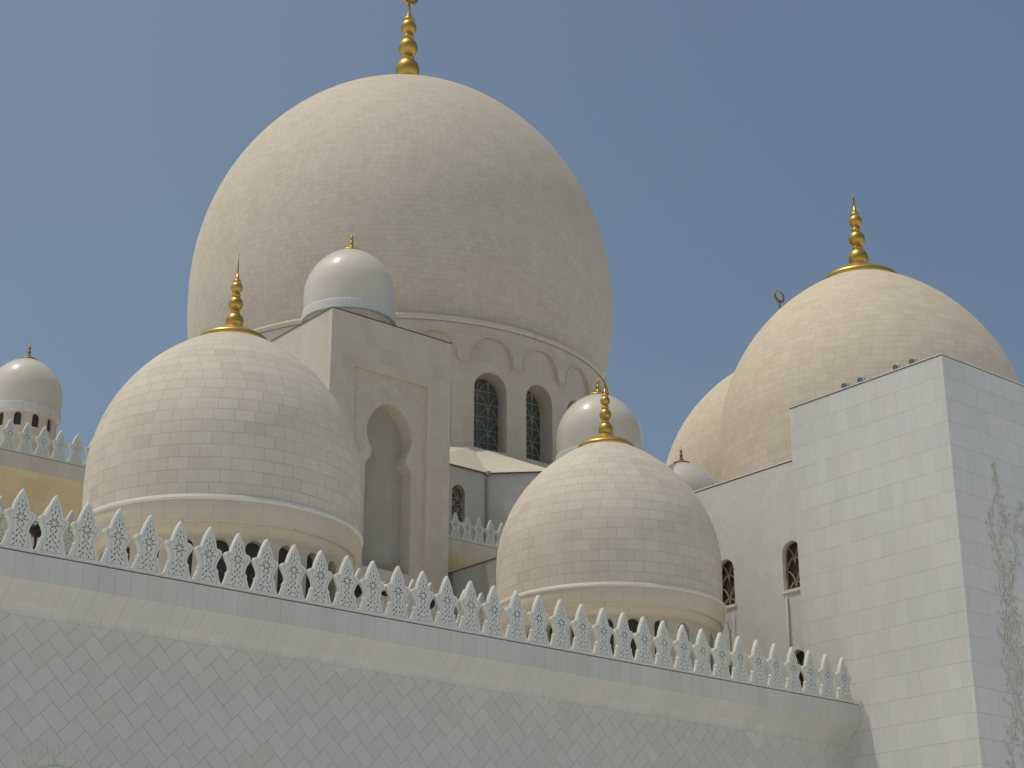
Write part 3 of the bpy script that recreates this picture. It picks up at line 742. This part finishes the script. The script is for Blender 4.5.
for ol_, F0, nrm in ((win1, lambda x, z: Vector((x, 66.92, z)), Vector((0, 1, 0))), (win2, W2, NI)):
    r = MB(); r.strip(ol_, F0, lambda x, z: F0(x, z) + nrm*.4, depth=.4); wo = r.build('window', M['wall'], db)
    q = MB(); q.sheet(ol_, [], lambda x, z: F0(x, z) + nrm*.36, lambda x, z: (.5, .5), want=-nrm); q.build('pane', M['glass'], wo)
    xc = sum(p_[0] for p_ in ol_[:2])/2
    q = MB(); tracery(q, .42, 1.95, lambda x, z, d: F0(x + xc, z + 26.85) + nrm*(.26 + d), .035, .05, 3); q.build('tracery', M['lattice'], wo)
# roof: valley at the corner K, rising to the drum
RG = Vector((55.66, 70.9, 32.85)); A1 = Vector((49.5, 66.92, 29.78)); AT = Vector((48.4, 75.5, 32.85))
Q = Vector((K.x, K.y, 0)) + D2*3.6; Q.z = 29.78
E2 = Vector((K.x, K.y, 0)) + D2*LW; E2.z = 29.78
DR = Vector((62.5, 70.5, 31.9))
r = MB()
def slab(*P): r.poly(P, [((v.x+v.y*.4)/1.0, (v.z)/.9) for v in P])
ov = Vector((0, -.12, 0)); ov2 = Vector((-.085, -.085, 0))
slab(A1 + ov, K + ov, RG, AT); slab(K + ov2, Q + ov2, RG); slab(Q + ov2, E2 + ov2, DR, RG); slab(Vector((58.5, 61.82, 29.78)), Vector((62.2, 65.52, 29.78)), DR)
slab(A1+ov, AT, Vector((47.3, 96, 29.8)), Vector((47.3, 66.8, 29.78)))
r.build('roof', M['tiledroof'], db)
fl = MB(); fl.tube([A1 + Vector((0, -.12, -.03)), K + Vector((0, -.12, -.03)), E2 + Vector((-.085, -.085, -.03))], 0.035, 6)
fl.build('gutter', M['flash'], db)
dn = MB(); dn.tube([K + Vector((-.02, -.2, -.1)), K + Vector((-.02, -.12, -.5)), K + Vector((-.02, -.12, -8))], 0.05, 8); dn.box((K.x-.12, K.y-.3, K.z-.14), (K.x+.12, K.y-.02, K.z+.06)); dn.build('downpipe', M['pipe'], db)
# turret that carries the white dome behind the middle tiled dome
tu = thing('turret', (57.5, 62.6, 12), 'octagonal marble turret under the small white dome behind the middle tiled dome', 'tower')
b = MB(); b.lathe([(2.5, 12), (2.5, 29.0), (0, 29.0)], 8, (57.5, 62.6, 0), smooth=False, tile=(.75, .7)); b.build('wall', M['wall_b'], tu)
tu = thing('turret', (37.0, 88.3, 12), 'square marble turret under the far left white dome behind the distant parapet', 'tower')
b = MB(); b.box((34.2, 85.5, 12), (39.8, 91.1, 31.2), (.75, .7)); b.build('wall', M['wall_b'], tu)
tu = thing('turret', (68.5, 67.5, 12), 'marble turret under the shaded white dome behind the sloping side wall', 'tower')
b = MB(); b.lathe([(2.3, 12), (2.3, 27.0), (0, 27.0)], 8, (68.48, 67.46, 0), smooth=False, tile=(.75, .7)); b.build('wall', M['wall_b'], tu)
# low service block, the tower's shade put into its grey stone colour
sb = thing('service_block', (51, 60, 15.2), 'low shaded grey block in the gap between the arched tower and the middle tiled dome', 'building')
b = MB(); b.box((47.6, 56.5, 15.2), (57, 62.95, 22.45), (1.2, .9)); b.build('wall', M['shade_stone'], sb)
cp = MB(); cp.box((47.57, 56.47, 22.452), (47.7, 62.8, 22.52)); cp.box((47.705, 56.47, 22.452), (57.03, 56.6, 22.52)); cp.build('coping', M['flash'], sb)
cp = MB(); cp.poly([(47.7, 56.6, 22.47), (57, 56.6, 22.47), (57, 62.8, 22.47), (47.7, 62.8, 22.47)]); cp.build('roof', M['roof'], sb)

# ------------------------------------------------------------------ hall on the right: tall corner block and lower side wall
BX, BY0, BY1, BZ = 41.5, 29.5, 35.76, 21.62
cb = thing('corner_block', (46, 32, 0), 'tall plain marble block at the right edge with spotlights along its roof', 'building')
b = MB(); tl = (0.49, 0.737)
zo = 9.9
def bx(x0, y0, z0, x1, y1, z1):
    b.poly([(x0, y1, z0), (x0, y0, z0), (x0, y0, z1), (x0, y1, z1)], [(-y1/tl[0], (z0-zo)/tl[1]), (-y0/tl[0], (z0-zo)/tl[1]), (-y0/tl[0], (z1-zo)/tl[1]), (-y1/tl[0], (z1-zo)/tl[1])])
    b.poly([(x0, y0, z0), (x1, y0, z0), (x1, y0, z1), (x0, y0, z1)], [(x0/.98, (z0-zo)/tl[1]), (x1/.98, (z0-zo)/tl[1]), (x1/.98, (z1-zo)/tl[1]), (x0/.98, (z1-zo)/tl[1])])
    b.poly([(x0, y1, z1), (x0, y0, z1), (x1, y0, z1), (x1, y1, z1)])
    b.poly([(x0, y1, z0), (x0, y1, z1), (x1, y1, z1), (x1, y1, z0)])
    b.poly([(x1, y1, z0), (x1, y1, z1), (x1, y0, z1), (x1, y0, z0)])
bx(BX, BY0, 0, 58, BY1, BZ); b.build('wall', M['wall'], cb)
cp = MB(); cp.box((BX+.015, BY0+.015, BZ+.004), (58, BY1, BZ+.035)); cp.build('flashing', M['flash'], cb)
cp = MB(); cp.box((BX-.02, BY0-.02, BZ+.036), (58, BY1, BZ+.075)); cp.build('coping', M['wall'], cb)
# vine inlaid in the shaded face
vn = MB(); rnd = random.Random(5)
def sprig(p, a, L, r0):
    pts = [Vector(p)]; n = 9
    for k in range(n):
        a += rnd.uniform(-.16, .16); q = pts[-1] + Vector((cos(a), 0, sin(a)))*L/n; pts.append(q)
    vn.tube(pts, [r0*(1 - .6*k/n) for k in range(n+1)], 6)
    return pts, a
def vleaf(p, a, L):
    d = Vector((cos(a), 0, sin(a))); s_ = Vector((-sin(a), 0, cos(a)))
    y = Vector((0, -.012, 0))
    vn.poly([p, p + d*L*.4 + s_*L*.22 + y, p + d*L + y*.5, p + d*L*.4 - s_*L*.22 + y])
Yv = BY0 - .006
for x0, z0, z1, sp_ in ((43.3, 8.0, 16.8, .4), (44.15, 6.5, 16.6, .6), (43.8, 12, 18.4, .2), (45.0, 6.5, 17.5, .7), (43.85, 6.5, 13.5, .5), (46.0, 6.5, 16.5, .7)):
    z = z0; x = x0
    while z < z1:
        thin = min(1.0, .25 + (z1 - z)/4)
        pts, a = sprig((x, Yv, z), pi/2 + rnd.uniform(-.4, .4) + max(-.6, min(.6, (x - x0)*.8)), 0.9, .012)
        for p_ in pts:
            for q in range(2):
                if rnd.random() < .8: vleaf(p_ + Vector((rnd.uniform(-.32, .32)*thin, 0, rnd.uniform(-.12, .12))), rnd.uniform(0, 2*pi), rnd.uniform(.09, .2))
        for q in range(2):
            pp_ = rnd.choice(pts); pts2, a2 = sprig(pp_, rnd.choice([.5, 2.6, 1.0, 2.1]) + rnd.uniform(-.3, .3), rnd.uniform(.35, .75)*thin, .008)
            for p_ in pts2:
                if rnd.random() < .6: vleaf(p_ + Vector((rnd.uniform(-.08, .08), 0, rnd.uniform(-.08, .08))), rnd.uniform(0, 2*pi), rnd.uniform(.08, .18))
        x, z = pts[-1].x, pts[-1].z
vn.build('vine_relief', M['vine'], cb)
# gilded leaf tip on the corner, low down
gl = MB()
for k in range(9): 
    gl.tube([(BX-.01 + .0, BY0 + .05 + .11*k, 8.4), (BX-.04, BY0 + .05 + .11*k + .04*(k-4)*.3, 9.02 + .05*sin(k*1.9))], [.05, .012], 6)
gl.build('leaf_capital', M['corbel'], cb)

sw = thing('side_wall', (42, 42, 0), 'lower marble wall with diagonal tiles and narrow arched lattice windows left of the corner block', 'wall')
SX = BX + .28; SZ = 19.92
b = MB(); dt = 0.66
def duv(y, z): return ((-y*c45 + z*c45)/dt, (y*c45 + z*c45)/(dt*.72))
wins = [arch(0.40, 1.62, 12, 0, 36.03, 15.55), arch(0.40, 1.62, 12, 0, 39.28, 15.62), arch(0.40, 1.62, 12, 0, 36.05, 12.0), arch(0.40, 1.62, 12, 0, 39.18, 12.0), arch(0.40, 1.62, 12, 0, 42.4, 15.55)]
# the first column of windows is partly hidden by the projecting block
wins[0] = arch(0.40, 1.62, 12, 0, 36.30, 15.62); wins[2] = arch(0.40, 1.62, 12, 0, 36.30, 12.0)
b.sheet([(BY1 - .3, 10.5), (46, 10.5), (46, SZ), (BY1 - .3, SZ)], wins, lambda y, z: Vector((SX, y, z)), duv, want=(-1, 0, 0))
b.poly([(SX, BY1, SZ), (SX, 46, SZ), (58, 46, SZ), (58, BY1, SZ)]); b.poly([(SX, 46, 10.5), (58, 46, 10.5), (58, 46, SZ), (SX, 46, SZ)])
b.build('wall', M['diag'], sw)
cp = MB(); cp.box((SX+.02, BY1+.001, SZ+.004), (58, 46, SZ+.04)); cp.build('flashing', M['flash'], sw)
cp = MB(); cp.box((SX-.02, BY1+.001, SZ+.041), (58, 46, SZ+.085)); cp.build('coping', M['ring'], sw)
for i_, ol_ in enumerate(wins):
    yc = (ol_[0][0] + ol_[1][0])/2; z0 = ol_[0][1]; hw2 = (ol_[1][0] - ol_[0][0])/2
    r = MB(); r.strip(ol_, lambda y, z: Vector((SX, y, z)), lambda y, z: Vector((SX+.28, y, z)), depth=.28); wo = r.build('window', M['ring'], sw)
    q = MB(); q.sheet(ol_, [], lambda y, z: Vector((SX+.26, y, z)), lambda x, z: (.5, .5), want=(-1, 0, 0)); q.build('pane', M['glass_brown'], wo)
    q = MB(); tracery(q, hw2, 1.62, lambda y, z, d: Vector((SX+.16+d, y + yc, z + z0)), .032, .05, 2, grid=False); q.build('tracery', M['lattice_gold'], wo)
    q = MB(); q.box((SX-.05, yc-hw2-.04, z0-.1), (SX+.2, yc+hw2+.04, z0-.002)); q.build('sill', M['ring'], wo)
for yy in (36.30 + .25, 38.95):
    q = MB(); q.tube([(SX-.06, yy, 15.4), (SX-.06, yy, 10.6)], 0.042 if yy < 38 else .018, 8); q.build('downpipe', M['pipe'], sw)

# ------------------------------------------------------------------ lamps on the roofs
def spotlight(y, label, warm=False):
    t = thing('spotlight', (41.75, y, BZ+.075), label, 'spotlight', 'spotlights on the block roof')
    b_ = MB(); b_.box((41.68, y-.16, BZ+.076), (41.95, y+.16, BZ+.11)); b_.tube([(41.8, y-.13, BZ+.1), (41.8, y-.13, BZ+.27)], .015, 6); b_.tube([(41.8, y+.13, BZ+.1), (41.8, y+.13, BZ+.27)], .015, 6); b_.build('bracket', M['alu'], t)
    h = MB(); d = Vector((1, 0, .55)).normalized(); c0 = Vector((41.66, y, BZ+.20))
    h.tube([c0, c0 + d*.03, c0 + d*.16, c0 + d*.24], [.135, .135, .11, .06], 16); h.build('housing', M['alu'] if not warm else M['sand'], t)
    l_ = MB(); l_.tube([c0 - d*.012, c0 - d*.002], [.105, .105], 16); l_.build('lens', M['lens'], t)
    k = MB(); k.box((41.7, y-.36, BZ+.076), (41.86, y-.24, BZ+.19)); k.build('ballast', M['flash'], t)
for y, lb, wm in ((33.49, 'round spotlight on the block roof, leftmost and farthest of the row', False), (32.82, 'round spotlight on the block roof, second along the row beside the leftmost lamp', False),
                  (31.39, 'round spotlight on the block roof, third along the row after the wide gap', False), (30.74, 'tan coloured spotlight nearest the corner of the block roof', True)):
    spotlight(y, lb, wm)
def floodlight(x, z, label):
    t = thing('floodlight', (x, 34.35, ZL-.03), label, 'floodlight', 'black floodlights behind the front crenellations')
    p_ = MB(); p_.tube([(x, 34.3, ZL-.03), (x, 34.3, z-.1)], .03, 8); p_.box((x-.1, 34.2, ZL-.03), (x+.1, 34.4, ZL)); p_.build('post', M['black'], t)
    h = MB(); c0 = Vector((x, 34.22, z)); d = Vector((.3, 1, .35)).normalized()
    h.tube([c0 - d*.05, c0, c0 + d*.14, c0 + d*.24], [.06, .155, .17, .19], 20); h.build('housing', M['black'], t)
for x, z, lb in ((14.90, 12.12, 'black floodlight between the first merlons at the far left, in front of the sandy cornice'), (20.22, 12.14, 'black floodlight between merlons right in front of the left tiled dome'),
                 (23.26, 12.12, 'black floodlight between merlons below the right rim of the left tiled dome'), (25.50, 12.18, 'black floodlight between merlons at the foot of the arched tower')):
    floodlight(x, z, lb)
t = thing('security_camera', (24.12, 34.4, ZL-.03), 'white dome security camera with dark lens between merlons below the tower niche', 'camera')
b = MB(); b.tube([(24.12, 34.4, ZL-.03), (24.12, 34.4, 12.5)], .03, 8); b.tube([(24.12, 34.4, 12.46), (24.12, 34.22, 12.5)], .025, 8); b.build('bracket', M['ring'], t)
b = MB(); b.lathe([(0, .2), (.05, .19), (.11, .13), (.14, .05), (.14, 0), (0, 0)], 20, (24.12, 34.2, 12.24)); b.build('housing', M['ring'], t)
b = MB(); b.lathe([(0, -.11), (.06, -.095), (.1, -.05), (.11, 0)], 20, (24.12, 34.2, 12.24)); b.build('lens', M['black'], t)
t = thing('roof_lantern', (38.4, 36.0, 11.2), 'tiny pale lantern with a needle showing above the merlons beside the side wall', 'lantern')
b = MB(); b.tube([(38.4, 36, 11.2), (38.4, 36, 13.75)], .03, 8); b.build('post', M['pipe'], t)
b = MB(); b.lathe([(0, .3), (.02, .28), (.08, .2), (.1, .12), (.07, .1), (.07, -.05), (.03, -.1), (0, -.1)], 12, (38.4, 36, 13.8)); b.tube([(38.4, 36, 14.1), (38.4, 36, 14.45)], [.012, .004], 6); b.build('lamp_head', M['alu'], t)
